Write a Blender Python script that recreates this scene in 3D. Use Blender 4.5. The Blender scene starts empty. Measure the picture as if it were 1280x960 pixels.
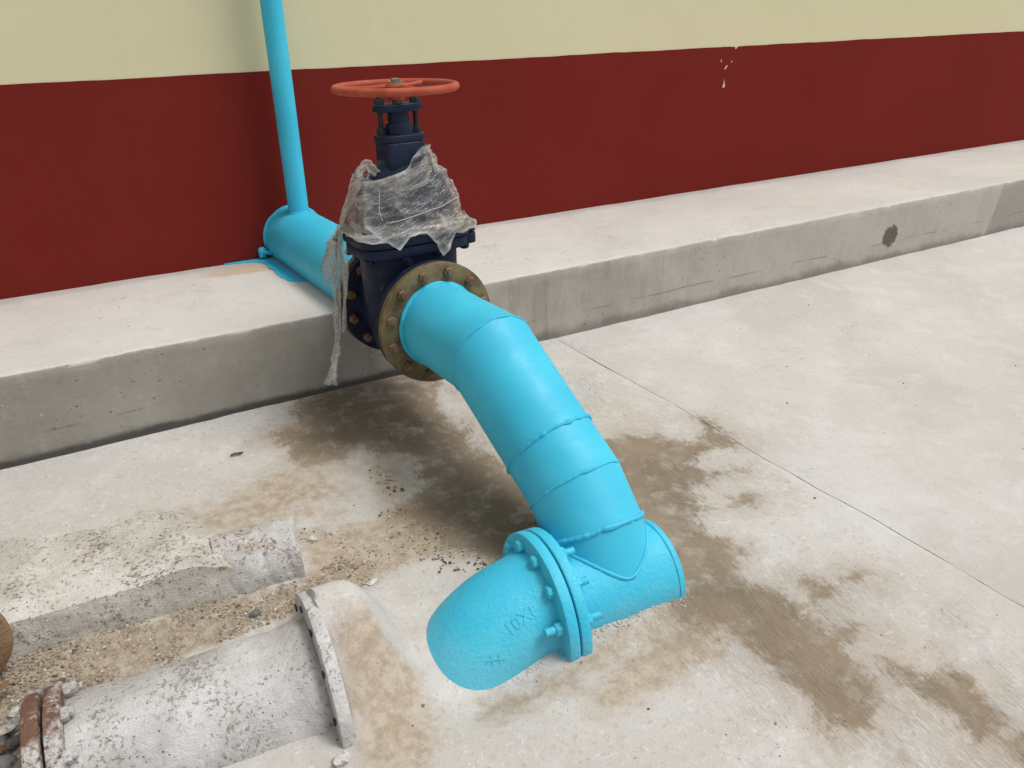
import bpy, bmesh, math, random
import numpy as np
from mathutils import Vector, Matrix, noise as mnoise

random.seed(7); rng = np.random.default_rng(7)
R_ = math.radians
scene = bpy.context.scene
col = scene.collection

# ------------------------------------------------------------------ camera
YAW, PITCH, ROLL = -0.5126, 0.4355, -0.022
cy, sy = math.cos(YAW), math.sin(YAW)
Fw = Vector((-sy*math.cos(PITCH), cy*math.cos(PITCH), -math.sin(PITCH)))
Rt = Vector((cy, sy, 0)); Up = Rt.cross(Fw)
R2 = math.cos(ROLL)*Rt + math.sin(ROLL)*Up
U2 = -math.sin(ROLL)*Rt + math.cos(ROLL)*Up
cam_d = bpy.data.cameras.new('camera'); cam = bpy.data.objects.new('camera', cam_d); col.objects.link(cam)
cam.matrix_world = Matrix(((R2.x, U2.x, -Fw.x, 0), (R2.y, U2.y, -Fw.y, -3.6593), (R2.z, U2.z, -Fw.z, 1.3146), (0, 0, 0, 1)))
cam_d.sensor_width = 36; cam_d.lens = 1005.23/1280*36; cam_d.clip_start = .05; cam_d.clip_end = 500
scene.camera = cam

# ------------------------------------------------------------------ sky, sun, exposure (bright overcast)
SUN_EL, SUN_AZ = R_(62), R_(126)          # azimuth clockwise from +Y: light comes from the right, in front of the wall
w = bpy.data.worlds.new('World'); scene.world = w; w.use_nodes = True
wn = w.node_tree; bg = wn.nodes['Background']
sky = wn.nodes.new('ShaderNodeTexSky'); sky.sky_type = 'NISHITA'; sky.sun_disc = False
sky.sun_elevation = SUN_EL; sky.sun_rotation = SUN_AZ; sky.dust_density = 4; sky.air_density = 1.0; sky.ozone_density = 1
hs = wn.nodes.new('ShaderNodeHueSaturation'); hs.inputs['Saturation'].default_value = .16
wn.links.new(sky.outputs[0], hs.inputs['Color']); wn.links.new(hs.outputs[0], bg.inputs[0]); bg.inputs[1].default_value = .118
sd = bpy.data.lights.new('sun', 'SUN'); sd.energy = 1.5; sd.angle = R_(20); sd.color = (1, .965, .92)
so = bpy.data.objects.new('sun', sd); col.objects.link(so)
dv = Vector((math.sin(SUN_AZ)*math.cos(SUN_EL), math.cos(SUN_AZ)*math.cos(SUN_EL), math.sin(SUN_EL)))
so.rotation_euler = dv.to_track_quat('Z', 'Y').to_euler(); so.location = dv*20
vs = scene.view_settings; vs.view_transform = 'Standard'; vs.look = 'None'; vs.gamma = 1; vs.use_curve_mapping = False
vs.exposure = 0.15
scene.render.engine = 'CYCLES'; scene.cycles.max_bounces = 5; scene.cycles.diffuse_bounces = 3; scene.cycles.use_adaptive_sampling = True; scene.cycles.adaptive_threshold = .02; scene.cycles.transparent_max_bounces = 24
scene.cycles.use_denoising = True

# ------------------------------------------------------------------ helpers: noise
def _h(ix, iy, iz, seed):
    n = (ix*374761393 + iy*668265263 + iz*2147483647 + seed*1274126177) & 0xffffffff
    n = ((n ^ (n >> 13))*1274126177) & 0xffffffff
    return ((n ^ (n >> 16)) & 0xffff)/65535.0
def vnoise(P, f=1.0, seed=0):
    P = np.asarray(P, float)*f; I = np.floor(P).astype(np.int64); t = P-I; t = t*t*(3-2*t); r = 0
    for dx in (0, 1):
        for dy in (0, 1):
            for dz in (0, 1):
                wgt = (t[:, 0] if dx else 1-t[:, 0])*(t[:, 1] if dy else 1-t[:, 1])*(t[:, 2] if dz else 1-t[:, 2])
                r = r+wgt*_h(I[:, 0]+dx, I[:, 1]+dy, I[:, 2]+dz, seed)
    return r*2-1
def fbm(P, f=1.0, o=4, seed=0):
    a, r = 1.0, 0
    for k in range(o):
        r = r+a*vnoise(P, f, seed+k); f *= 2.03; a *= .5
    return r

# ------------------------------------------------------------------ helpers: objects
def tag(o, label, cat, group=None):
    o['label'] = label; o['category'] = cat
    if group: o['group'] = group
    return o
def empty(name, loc, rz=0, label=None, cat=None, group=None):
    o = bpy.data.objects.new(name, None); col.objects.link(o); o.location = loc; o.rotation_euler = (0, 0, rz); o.empty_display_size = .1
    if label: tag(o, label, cat, group)
    return o
def link(name, me, parent=None):
    o = bpy.data.objects.new(name, me); col.objects.link(o)
    if parent: o.parent = parent
    return o
def mesh(name, V, F, mat, parent=None, smooth=True, sharp=40):
    me = bpy.data.meshes.new(name); me.from_pydata([tuple(map(float, v)) for v in V], [], [tuple(map(int, f)) for f in F]); me.update()
    bm = bmesh.new(); bm.from_mesh(me); bmesh.ops.recalc_face_normals(bm, faces=bm.faces); bm.to_mesh(me); bm.free()
    me.materials.append(mat)
    if smooth:
        me.polygons.foreach_set('use_smooth', [True]*len(me.polygons))
        me.set_sharp_from_angle(angle=R_(sharp))
    return link(name, me, parent)
def grid_faces(nr, nc, closed_c=False, closed_r=False, off=0):
    F = []
    for i in range(nr-(0 if closed_r else 1)):
        for j in range(nc-(0 if closed_c else 1)):
            a = i*nc+j; b = i*nc+(j+1) % nc; i2 = (i+1) % nr; c = i2*nc+(j+1) % nc; d = i2*nc+j
            F.append((a+off, b+off, c+off, d+off))
    return F
def unit(v):
    v = np.asarray(v, float); return v/np.linalg.norm(v)
def frame(ax):
    ax = unit(ax); h = np.array([0, 0, 1.]) if abs(ax[2]) < .9 else np.array([1., 0, 0])
    e1 = unit(np.cross(h, ax)); return e1, np.cross(ax, e1)
def lathe(prof, n, o, ax, cap=True, phase=0):
    """prof: list of (s, r) along axis ax from o"""
    o = np.asarray(o, float); ax = unit(ax); e1, e2 = frame(ax); V = []; t = np.arange(n)*2*math.pi/n+phase
    for s, r in prof:
        V.append(o+ax*s+r*(np.cos(t)[:, None]*e1+np.sin(t)[:, None]*e2))
    V = np.concatenate(V); F = grid_faces(len(prof), n, True)
    if cap: F = F+[tuple(range(n))[::-1], tuple(range((len(prof)-1)*n, len(prof)*n))]
    return V, F
def tube(path, rad, n=8, closed=False):
    path = np.asarray(path, float); m = len(path); V = []
    if np.isscalar(rad): rad = [rad]*m
    e1 = None
    for i in range(m):
        if closed: tg = unit(path[(i+1) % m]-path[i-1])
        else: tg = unit(path[min(i+1, m-1)]-path[max(i-1, 0)])
        if e1 is None: e1, e2 = frame(tg)
        else:
            e1 = unit(e1-tg*(e1@tg)); e2 = np.cross(tg, e1)
        t = np.arange(n)*2*math.pi/n
        V.append(path[i]+rad[i]*(np.cos(t)[:, None]*e1+np.sin(t)[:, None]*e2))
    F = grid_faces(m, n, True, closed)
    if not closed: F += [tuple(range(n))[::-1], tuple(range((m-1)*n, m*n))]
    return np.concatenate(V), F
def merge(parts):
    V, F, k = [], [], 0
    for v, f in parts:
        V.append(np.asarray(v, float)); F += [tuple(i+k for i in q) for q in f]; k += len(v)
    return np.concatenate(V), F
def bevel_prof(r, s0, s1, b):
    return [(s0, r-b), (s0+b*.3, r-b*.3), (s0+b, r), (s1-b, r), (s1-b*.3, r-b*.3), (s1, r-b)]
def superloft(secs, n=40):
    """secs: (z, a, b, exponent, cx, cy): closed loft of superellipses, capped"""
    V = []; t = np.arange(n)*2*math.pi/n; c, s = np.cos(t), np.sin(t)
    for z, a, b, e in secs:
        V.append(np.stack([a*np.sign(c)*abs(c)**(2/e), b*np.sign(s)*abs(s)**(2/e), np.full(n, z)], 1))
    V = np.concatenate(V); F = grid_faces(len(secs), n, True)
    return V, F+[tuple(range(n))[::-1], tuple(range((len(secs)-1)*n, len(secs)*n))]
def hexbolt(o, ax, r, hh, shank_r=0, shank_l=0, phase=0, chamfer=True):
    prof = [(0, r), (hh*.75, r), (hh, r*.82)] if chamfer else [(0, r), (hh, r)]
    parts = [lathe(prof, 6, o, ax, True, phase)]
    if shank_l:
        o2 = np.asarray(o)+unit(ax)*hh
        pr = []; k = max(3, int(shank_l/.004))
        for i in range(k):
            s = shank_l*i/(k-1); pr.append((s, shank_r*(1 if i % 2 else .9)))
        parts.append(lathe(pr, 10, o2, ax))
    return merge(parts)

# ------------------------------------------------------------------ helpers: materials
def newmat(name):
    m = bpy.data.materials.new(name); m.use_nodes = True; nt = m.node_tree
    return m, nt, nt.nodes['Principled BSDF']
class NT:
    def __init__(s, nt):
        s.nt = nt; s.tc = nt.nodes.new('ShaderNodeTexCoord'); s.geo = nt.nodes.new('ShaderNodeNewGeometry')
    def n(s, t): return s.nt.nodes.new(t)
    def lk(s, a, b): s.nt.links.new(a, b)
    def put(s, sock, v):
        if isinstance(v, (int, float)): sock.default_value = v
        elif isinstance(v, tuple): sock.default_value = v if len(v) == len(sock.default_value) else (*v, 1)
        else: s.lk(v, sock)
    def pos(s, scale=(1, 1, 1), rot=(0, 0, 0), world=True):
        mp = s.n('ShaderNodeMapping'); mp.inputs['Scale'].default_value = scale; mp.inputs['Rotation'].default_value = rot
        s.lk(s.geo.outputs['Position'] if world else s.tc.outputs['Object'], mp.inputs[0]); return mp.outputs[0]
    def rpos(s, rot, scale, world=True):
        a = s.n('ShaderNodeMapping'); a.inputs['Rotation'].default_value = rot; s.lk(s.geo.outputs['Position'] if world else s.tc.outputs['Object'], a.inputs[0])
        b = s.n('ShaderNodeMapping'); b.inputs['Scale'].default_value = scale; s.lk(a.outputs[0], b.inputs[0]); return b.outputs[0]
    def noise(s, sc, det=4, rough=.55, vec=None, dist=0):
        k = s.n('ShaderNodeTexNoise'); k.inputs['Scale'].default_value = sc; k.inputs['Detail'].default_value = det
        k.inputs['Roughness'].default_value = rough; k.inputs['Distortion'].default_value = dist
        s.lk(vec if vec is not None else s.pos(), k.inputs['Vector']); return k.outputs['Fac']
    def vor(s, sc, vec=None, feat='F1', rnd=1):
        k = s.n('ShaderNodeTexVoronoi'); k.feature = feat; k.inputs['Scale'].default_value = sc; k.inputs['Randomness'].default_value = rnd
        s.lk(vec if vec is not None else s.pos(), k.inputs['Vector']); return k.outputs['Distance']
    def math(s, op, a, b=0, c=0, clamp=False):
        k = s.n('ShaderNodeMath'); k.operation = op; k.use_clamp = clamp
        s.put(k.inputs[0], a); s.put(k.inputs[1], b)
        if op in ('MULTIPLY_ADD', 'SMOOTH_MAX'): s.put(k.inputs[2], c)
        return k.outputs[0]
    def ramp(s, v, a, b, lo=0., hi=1.):
        k = s.n('ShaderNodeMapRange'); k.interpolation_type = 'SMOOTHSTEP'
        s.put(k.inputs['Value'], v); k.inputs['From Min'].default_value = a; k.inputs['From Max'].default_value = b
        k.inputs['To Min'].default_value = lo; k.inputs['To Max'].default_value = hi; return k.outputs[0]
    def mix(s, f, a, b, mode='MIX'):
        k = s.n('ShaderNodeMix'); k.data_type = 'RGBA'; k.blend_type = mode
        s.put(k.inputs[0], f); s.put(k.inputs[6], a); s.put(k.inputs[7], b); return k.outputs[2]
    def attr(s, name):
        k = s.n('ShaderNodeAttribute'); k.attribute_name = name; return k.outputs['Fac']
    def bump(s, h, strength, dist, nrm=None):
        k = s.n('ShaderNodeBump'); k.inputs['Strength'].default_value = strength; k.inputs['Distance'].default_value = dist
        s.lk(h, k.inputs['Height'])
        if nrm is not None: s.lk(nrm, k.inputs['Normal'])
        return k.outputs[0]
    def xyz(s):
        k = s.n('ShaderNodeSeparateXYZ'); s.lk(s.geo.outputs['Position'], k.inputs[0]); return k.outputs

def mat_paint(name, c1, c2, rough=.42, bump=.15, bsc=60, dirt=None, dusty=False):
    m, nt, b = newmat(name); s = NT(nt)
    v = s.noise(5, 4); c = s.mix(s.ramp(v, .35, .7), c1, c2)
    if dirt:
        dm = s.math('MULTIPLY', s.ramp(s.noise(30, 5, .7), .6, .72), .7); c = s.mix(dm, c, dirt)
    h = s.noise(bsc, 4, .6)
    if dusty:
        # site dust, splashes near the slab, a few pinholes and brush ridges
        Z = s.xyz()[2]; du = s.ramp(s.math('ADD', Z, s.math('MULTIPLY', s.math('SUBTRACT', s.noise(16, 5, .72), .5), .16)), -.02, -.12)
        c = s.mix(s.math('MULTIPLY', du, .13), c, (.50, .52, .50))
        sc = s.math('MULTIPLY', s.ramp(s.noise(42, 5, .75), .60, .70), s.ramp(s.noise(4, 3), .45, .65)); c = s.mix(s.math('MULTIPLY', sc, .32), c, (.26, .54, .66))
        mud = s.math('MULTIPLY', s.ramp(s.vor(48), .16, .06), s.ramp(s.math('ADD', s.noise(6, 3), s.math('MULTIPLY', Z, -.35)), .56, .66)); c = s.mix(s.math('MULTIPLY', mud, .45), c, (.30, .36, .36))
        ph = s.math('MULTIPLY', s.ramp(s.vor(34), .07, .035), s.ramp(s.noise(7, 2), .56, .64)); c = s.mix(s.math('MULTIPLY', ph, .8), c, (.02, .10, .16))
        br = s.noise(16, 4, .7, s.rpos((.5, .2, .4), (1, 9, 1))); h = s.math('ADD', h, s.math('MULTIPLY', br, .8))
    s.lk(c, b.inputs['Base Color'])
    s.lk(s.ramp(s.noise(12, 3), .3, .7, rough-.06, rough+.12), b.inputs['Roughness'])
    s.lk(s.bump(h, bump, .004), b.inputs['Normal'])
    b.inputs['Specular IOR Level'].default_value = .34 if dusty else .2
    return m
BLUE = mat_paint('blue_paint', (.044, .485, .70), (.056, .545, .75), .47, .14, 70, None, True)
BLUE_ROUGH = mat_paint('blue_paint_on_casting', (.044, .485, .70), (.062, .555, .75), .45, .60, 85, None, True)
NAVY = mat_paint('navy_enamel', (.0075, .0135, .036), (.013, .021, .050), .45, .2, 60, dirt=(.08, .08, .09))

def mat_wheel():
    m, nt, b = newmat('orange_wheel_paint'); s = NT(nt)
    c = s.mix(s.ramp(s.noise(14, 4), .35, .7), (.36, .058, .028), (.45, .098, .052))
    c = s.mix(s.math('MULTIPLY', s.ramp(s.noise(38, 5, .7), .56, .68), .7), c, (.20, .13, .11))
    s.lk(c, b.inputs['Base Color']); b.inputs['Roughness'].default_value = .6; b.inputs['Specular IOR Level'].default_value = .25
    s.lk(s.bump(s.noise(90, 4), .2, .003), b.inputs['Normal']); return m
WHEEL = mat_wheel()
def mat_brass(name, c1, c2, c3):
    m, nt, b = newmat(name); s = NT(nt)
    c = s.mix(s.ramp(s.noise(18, 5, .6), .35, .65), c1, c2); c = s.mix(s.ramp(s.noise(40, 5, .7), .58, .72), c, c3)
    s.lk(c, b.inputs['Base Color']); b.inputs['Roughness'].default_value = .55; b.inputs['Metallic'].default_value = .25
    s.lk(s.bump(s.noise(120, 5, .7), .35, .003), b.inputs['Normal']); return m
FLANGE = mat_brass('olive_rust_flange', (.105, .078, .034), (.205, .160, .075), (.14, .070, .036))
BOLT = mat_brass('rusty_bolt', (.16, .08, .045), (.20, .13, .085), (.09, .04, .02))
BLACKBOLT = mat_brass('dark_stud', (.012, .012, .016), (.02, .02, .024), (.04, .03, .025))
STEEL = mat_brass('bare_steel', (.16, .14, .12), (.25, .22, .2), (.1, .07, .05))

def mat_wall(name, c, c2, rough):
    m, nt, b = newmat(name); s = NT(nt)
    k = s.mix(s.ramp(s.noise(1.3, 5, .6), .3, .72), c, c2)
    k = s.mix(s.math('MULTIPLY', s.ramp(s.noise(3, 4, .6, s.pos((6, 1, .5))), .5, .8), .35), k, c2)
    s.lk(k, b.inputs['Base Color']); b.inputs['Roughness'].default_value = rough; b.inputs['Specular IOR Level'].default_value = .04
    h = s.math('ADD', s.noise(140, 3), s.math('MULTIPLY', s.noise(11, 4, .6, s.pos((1, 1, .35))), 3))
    s.lk(s.bump(h, .22, .003), b.inputs['Normal']); return m
CREAM = mat_wall('cream_wall_paint', (.675, .63, .415), (.695, .65, .435), .7)
MAROON = mat_wall('maroon_dado_paint', (.168, .0195, .0150), (.182, .0225, .0175), .75)
CHIP, _nt, _b = newmat('bare_plaster'); _b.inputs['Base Color'].default_value = (.66, .55, .52, 1); _b.inputs['Roughness'].default_value = .9

def mat_ground():
    m, nt, b = newmat('site_concrete'); s = NT(nt)
    big = s.noise(1.1, 5, .6); mid = s.noise(7, 6, .62); fine = s.noise(60, 5, .65); grain = s.noise(260, 3, .6)
    # light trowelled concrete: grey clouding, scuffed laitance, brushed strokes
    c = s.mix(s.ramp(big, .35, .66), (.485, .462, .430), (.575, .558, .533))
    c = s.mix(s.math('MULTIPLY', s.ramp(s.noise(2.3, 6, .68), .50, .68), s.ramp(s.xyz()[0], 1.85, 2.0, .50, .20)), c, (.455, .385, .305))
    c = s.mix(s.math('MULTIPLY', s.ramp(s.noise(7.5, 5, .68), .50, .66), .28), c, (.67, .66, .645))
    sf = s.noise(5, 6, .72, s.rpos((0, 0, .6), (1, 3.2, 1)), .5)
    c = s.mix(s.math('MULTIPLY', s.ramp(sf, .54, .70), .30), c, (.42, .395, .36))
    lft = s.ramp(s.xyz()[0], 1.9, 1.8, .5, 1)
    c = s.mix(s.math('MULTIPLY', s.math('MULTIPLY', s.ramp(fine, .54, .66), .42), lft), c, (.34, .305, .26))
    c = s.mix(s.math('MULTIPLY', s.math('MULTIPLY', s.ramp(s.noise(48, 5, .72, s.pos((1, 1, 4))), .56, .66), .45), lft), c, (.70, .69, .675))
    c = s.mix(s.math('MULTIPLY', s.math('MULTIPLY', s.ramp(grain, .54, .68), .30), lft), c, (.28, .255, .22))
    # brushed ridges in the hand-finished left slab
    X = s.xyz(); st = s.noise(10, 4, .7, s.rpos((0, 0, .10), (13, 2.6, 1)), .6)
    sm = s.math('MULTIPLY', s.ramp(s.noise(2.6, 4, .65), .46, .60), s.math('MULTIPLY', s.ramp(X[0], 1.95, 1.75), s.ramp(X[0], .95, 1.2)))
    c = s.mix(s.math('MULTIPLY', s.math('MULTIPLY', s.ramp(st, .53, .62), sm), .38), c, (.70, .69, .67))
    c = s.mix(s.math('MULTIPLY', s.math('MULTIPLY', s.ramp(st, .46, .38), sm), .26), c, (.37, .325, .27))
    # sandy dirt
    sand = s.ramp(s.math('ADD', s.attr('sand'), s.math('MULTIPLY', s.math('SUBTRACT', s.noise(14, 6, .7), .5), .22)), -.03, .035)
    sc = s.mix(s.ramp(s.noise(35, 5, .7), .4, .62), (.23, .175, .115), (.37, .305, .22))
    sc = s.mix(s.ramp(s.noise(170, 4, .8), .5, .68), sc, (.47, .42, .35))
    c = s.mix(s.math('MULTIPLY', sand, .9), c, sc)
    tan = s.ramp(s.math('ADD', s.attr('tan'), s.math('MULTIPLY', s.math('SUBTRACT', s.noise(10, 7, .72), .5), .26)), -.05, .05)
    tc = s.mix(s.ramp(s.noise(28, 6, .75), .38, .62), (.30, .22, .14), (.46, .38, .28))
    c = s.mix(s.math('MULTIPLY', tan, .75), c, tc)
    # damp silt stains, with shade under the valve painted in
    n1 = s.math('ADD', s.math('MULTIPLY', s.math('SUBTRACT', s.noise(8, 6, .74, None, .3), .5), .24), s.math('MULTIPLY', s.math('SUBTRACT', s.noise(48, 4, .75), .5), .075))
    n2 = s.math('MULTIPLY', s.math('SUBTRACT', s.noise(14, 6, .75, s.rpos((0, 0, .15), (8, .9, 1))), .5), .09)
    wet_shade = s.ramp(s.math('ADD', s.attr('wet_shade'), s.math('ADD', n1, n2)), -.020, .034)
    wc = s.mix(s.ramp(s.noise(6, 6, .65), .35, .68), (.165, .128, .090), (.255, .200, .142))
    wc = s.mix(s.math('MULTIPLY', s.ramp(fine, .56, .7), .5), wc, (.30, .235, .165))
    wet_shade_fac = s.math('MULTIPLY', wet_shade, s.ramp(s.noise(13, 6, .75), .28, .54, .35, .96))
    wc = s.mix(s.math('MULTIPLY', s.math('MULTIPLY', s.ramp(s.attr('wet_shade'), .0, .13), s.ramp(X[0], 1.22, 1.10)), .85), wc, (.066, .050, .036))  # shade under valve and pipe painted as a darker stain core
    c = s.mix(wet_shade_fac, c, wc)
    halo = s.math('MULTIPLY', s.ramp(s.math('ADD', s.attr('wet_shade'), s.math('MULTIPLY', n1, 1.7)), -.14, -.01), .30)
    c = s.mix(halo, c, (.33, .255, .175))
    # dark specks and small pits
    sp = s.math('MULTIPLY', s.ramp(s.vor(55), .10, .045), s.ramp(s.noise(9, 3), .5, .6))
    c = s.mix(s.math('MULTIPLY', sp, .75), c, (.10, .075, .055))
    wsp = s.math('MULTIPLY', s.ramp(s.vor(41), .09, .05), s.ramp(s.noise(6, 3, .5, s.pos((1, 1, 3))), .54, .62))
    c = s.mix(s.math('MULTIPLY', wsp, .7), c, (.72, .70, .67))
    s.lk(c, b.inputs['Base Color'])
    s.lk(s.math('SUBTRACT', .9, s.math('MULTIPLY', wet_shade, .12)), b.inputs['Roughness'])
    h = s.math('ADD', s.math('MULTIPLY', mid, 1.2), s.math('ADD', s.math('MULTIPLY', fine, .5), s.math('MULTIPLY', grain, .22)))
    h = s.math('ADD', h, s.math('MULTIPLY', s.math('MULTIPLY', st, sm), 1.6)); h = s.math('SUBTRACT', h, s.math('MULTIPLY', sp, .6))
    s.lk(s.bump(h, .7, .007), b.inputs['Normal']); b.inputs['Specular IOR Level'].default_value = .25
    return m
GROUND = mat_ground()

def mat_ledge():
    m, nt, b = newmat('ledge_concrete'); s = NT(nt)
    X = s.xyz(); nrm = s.n('ShaderNodeSeparateXYZ'); s.lk(s.geo.outputs['True Normal'], nrm.inputs[0])
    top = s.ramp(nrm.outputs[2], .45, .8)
    big = s.noise(1.6, 5, .6); mid = s.noise(8, 6, .65); fine = s.noise(70, 5, .65)
    ct = s.mix(s.ramp(big, .3, .7), (.525, .50, .465), (.60, .575, .54))
    ct = s.mix(s.math('MULTIPLY', s.ramp(mid, .5, .75), .4), ct, (.42, .385, .34))
    ct = s.mix(s.math('MULTIPLY', s.ramp(s.noise(20, 6, .7, s.pos((1, 3, 1))), .56, .7), .4), ct, (.40, .37, .345))
    ct = s.mix(s.math('MULTIPLY', s.ramp(s.noise(55, 5, .78), .54, .68), .35), ct, (.40, .375, .345)); ct = s.mix(s.math('MULTIPLY', s.ramp(s.noise(30, 5, .75), .54, .7), .4), ct, (.68, .66, .635))
    # darker grey strip along the wall foot
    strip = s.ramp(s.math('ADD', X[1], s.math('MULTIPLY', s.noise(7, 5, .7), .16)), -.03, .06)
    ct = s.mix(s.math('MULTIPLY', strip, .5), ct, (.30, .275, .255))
    # tan splash near the pipe entry
    dx = s.math('POWER', s.math('DIVIDE', s.math('SUBTRACT', X[0], .66), .20), 2); dy = s.math('POWER', s.math('DIVIDE', s.math('SUBTRACT', X[1], -.13), .09), 2)
    sp = s.ramp(s.math('ADD', s.math('ADD', dx, dy), s.math('MULTIPLY', s.math('SUBTRACT', s.noise(14, 5, .7), .5), 2.4)), 1.15, .3)
    ct = s.mix(s.math('MULTIPLY', sp, .65), ct, (.47, .33, .20))
    # formed face: darker cement skin, boarding lines, vertical runs
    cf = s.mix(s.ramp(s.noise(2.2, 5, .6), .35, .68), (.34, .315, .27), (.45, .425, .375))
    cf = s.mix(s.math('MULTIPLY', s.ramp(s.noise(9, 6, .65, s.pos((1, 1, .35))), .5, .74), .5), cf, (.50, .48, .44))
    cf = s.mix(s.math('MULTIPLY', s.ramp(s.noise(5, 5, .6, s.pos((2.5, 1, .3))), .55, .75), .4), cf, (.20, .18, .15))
    # older, greyer cement on the run left of the pipe
    old = s.ramp(s.math('ADD', X[0], s.math('MULTIPLY', s.noise(3, 4), .5)), 1.75, .75)
    cf = s.mix(s.math('MULTIPLY', old, .45), cf, (.245, .232, .20))
    pale = s.math('MULTIPLY', s.ramp(X[0], 1.6, 3.4), .45); cf = s.mix(pale, cf, (.50, .47, .42))
    lf = s.noise(26, 6, .78, s.pos((1, 1, .7)), .3); cf = s.mix(s.math('MULTIPLY', s.ramp(lf, .52, .66), .16), cf, (.55, .53, .49)); cf = s.mix(s.math('MULTIPLY', s.ramp(lf, .44, .34), .22), cf, (.17, .155, .13))
    bd = s.math('MULTIPLY', s.ramp(s.math('ABSOLUTE', s.math('SUBTRACT', X[2], s.math('ADD', .085, s.math('MULTIPLY', s.noise(3, 3), .03)))), .006, .001), s.ramp(s.noise(5, 3), .45, .6)); cf = s.mix(s.math('MULTIPLY', bd, .5), cf, (.15, .135, .115))
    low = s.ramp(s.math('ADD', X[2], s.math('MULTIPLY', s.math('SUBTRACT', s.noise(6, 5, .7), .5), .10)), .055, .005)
    cf = s.mix(s.math('MULTIPLY', low, .55), cf, (.10, .095, .088))  # shade at the ledge foot painted into the face colour
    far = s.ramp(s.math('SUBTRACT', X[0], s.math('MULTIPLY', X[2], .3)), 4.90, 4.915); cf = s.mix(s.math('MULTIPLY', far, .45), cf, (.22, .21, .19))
    gap_shade = s.math('MULTIPLY', s.ramp(s.math('ADD', X[2], s.math('MULTIPLY', s.noise(5, 5, .7), -.055)), .012, -.010), s.ramp(X[0], 1.9, 1.2))
    cf = s.mix(s.math('MULTIPLY', gap_shade, .8), cf, (.05, .047, .045))  # gap shadow along the left foot painted in as a dark band
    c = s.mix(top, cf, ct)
    pit = s.math('MULTIPLY', s.ramp(s.vor(26, s.pos((1, 1, 1.3))), .13, .06), s.ramp(s.noise(4, 3), .48, .58))
    c = s.mix(s.math('MULTIPLY', pit, .75), c, (.08, .07, .06))
    nick = s.math('MULTIPLY', s.ramp(s.vor(19), .10, .05), s.ramp(s.noise(5, 3, .5, s.pos((1, 1, 2))), .54, .62))
    c = s.mix(s.math('MULTIPLY', nick, .6), c, (.62, .60, .56))
    # repaired dark patch in the face
    qx = s.math('POWER', s.math('DIVIDE', s.math('SUBTRACT', X[0], s.math('ADD', 3.975, s.math('MULTIPLY', X[2], .12))), .062), 2)
    qz = s.math('POWER', s.math('DIVIDE', s.math('SUBTRACT', X[2], .128), .062), 2)
    pt = s.ramp(s.math('ADD', s.math('ADD', qx, qz), s.math('MULTIPLY', s.math('SUBTRACT', s.noise(22, 6, .75), .5), 3.2)), 1.15, .7)
    pt = s.math('MULTIPLY', pt, s.math('SUBTRACT', 1, top)); c = s.mix(pt, c, (.13, .118, .09))
    s.lk(c, b.inputs['Base Color']); b.inputs['Roughness'].default_value = .88; b.inputs['Specular IOR Level'].default_value = .25
    h = s.math('ADD', mid, s.math('MULTIPLY', fine, .45)); h = s.math('SUBTRACT', h, s.math('MULTIPLY', pit, 1.2)); h = s.math('SUBTRACT', h, s.math('MULTIPLY', pt, .6))
    s.lk(s.bump(h, .55, .006), b.inputs['Normal']); return m
LEDGE = mat_ledge()

def mat_mottled(name, base, pale, dark, rust, dk=.6, rs=.5, bsc=40, bstr=.8, rt=.52):
    """old concrete or limewashed iron with flaking, pits and rust"""
    m, nt, b = newmat(name); s = NT(nt)
    c = s.mix(s.ramp(s.noise(6, 6, .65), .36, .66), base, pale)
    r1 = s.math('MULTIPLY', s.ramp(s.noise(9, 6, .72), rt, rt+.12), s.ramp(s.noise(60, 5, .7), .42-(.52-rt), .6-(.52-rt)))
    c = s.mix(s.math('MULTIPLY', r1, rs), c, rust)
    d1 = s.ramp(s.math('ADD', s.noise(85, 6, .78), s.math('MULTIPLY', s.math('SUBTRACT', s.noise(9, 4, .6), .5), .28)), .56, .66); c = s.mix(s.math('MULTIPLY', d1, dk), c, dark)
    w1 = s.ramp(s.noise(55, 6, .8), .56, .66); c = s.mix(s.math('MULTIPLY', w1, .5), c, pale)
    pit = s.math('MULTIPLY', s.ramp(s.vor(60), .16, .06), s.ramp(s.noise(11, 3), .45, .58)); c = s.mix(s.math('MULTIPLY', pit, .8), c, dark)
    s.lk(c, b.inputs['Base Color']); b.inputs['Roughness'].default_value = .92; b.inputs['Specular IOR Level'].default_value = .2
    h = s.math('ADD', s.noise(bsc, 7, .72), s.math('MULTIPLY', s.noise(200, 3), .25)); h = s.math('SUBTRACT', h, s.math('MULTIPLY', pit, .7)); h = s.math('SUBTRACT', h, s.math('MULTIPLY', d1, .25))
    s.lk(s.bump(h, bstr, .008), b.inputs['Normal']); return m
LIME = mat_mottled('limewashed_iron', (.47, .455, .44), (.66, .65, .64), (.17, .15, .135), (.46, .36, .29), .42, .28, 55, .9)
CRUST = mat_mottled('rust_crusted_limewash', (.46, .44, .42), (.66, .645, .63), (.12, .10, .085), (.36, .23, .15), .65, .5, 45, 1.0, .49)
OLDCON = mat_mottled('old_cast_concrete', (.46, .43, .375), (.66, .635, .585), (.15, .14, .12), (.40, .33, .24), .60, .55, 34, 1.0)
RUSTY = mat_mottled('rusted_flange_iron', (.165, .085, .060), (.235, .135, .10), (.06, .04, .03), (.60, .58, .55), .55, .98, 50, 1.0, .44)
BROWN = mat_mottled('brown_weathered_iron', (.25, .15, .085), (.33, .215, .13), (.09, .055, .035), (.40, .30, .2), .5, .5)
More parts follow.
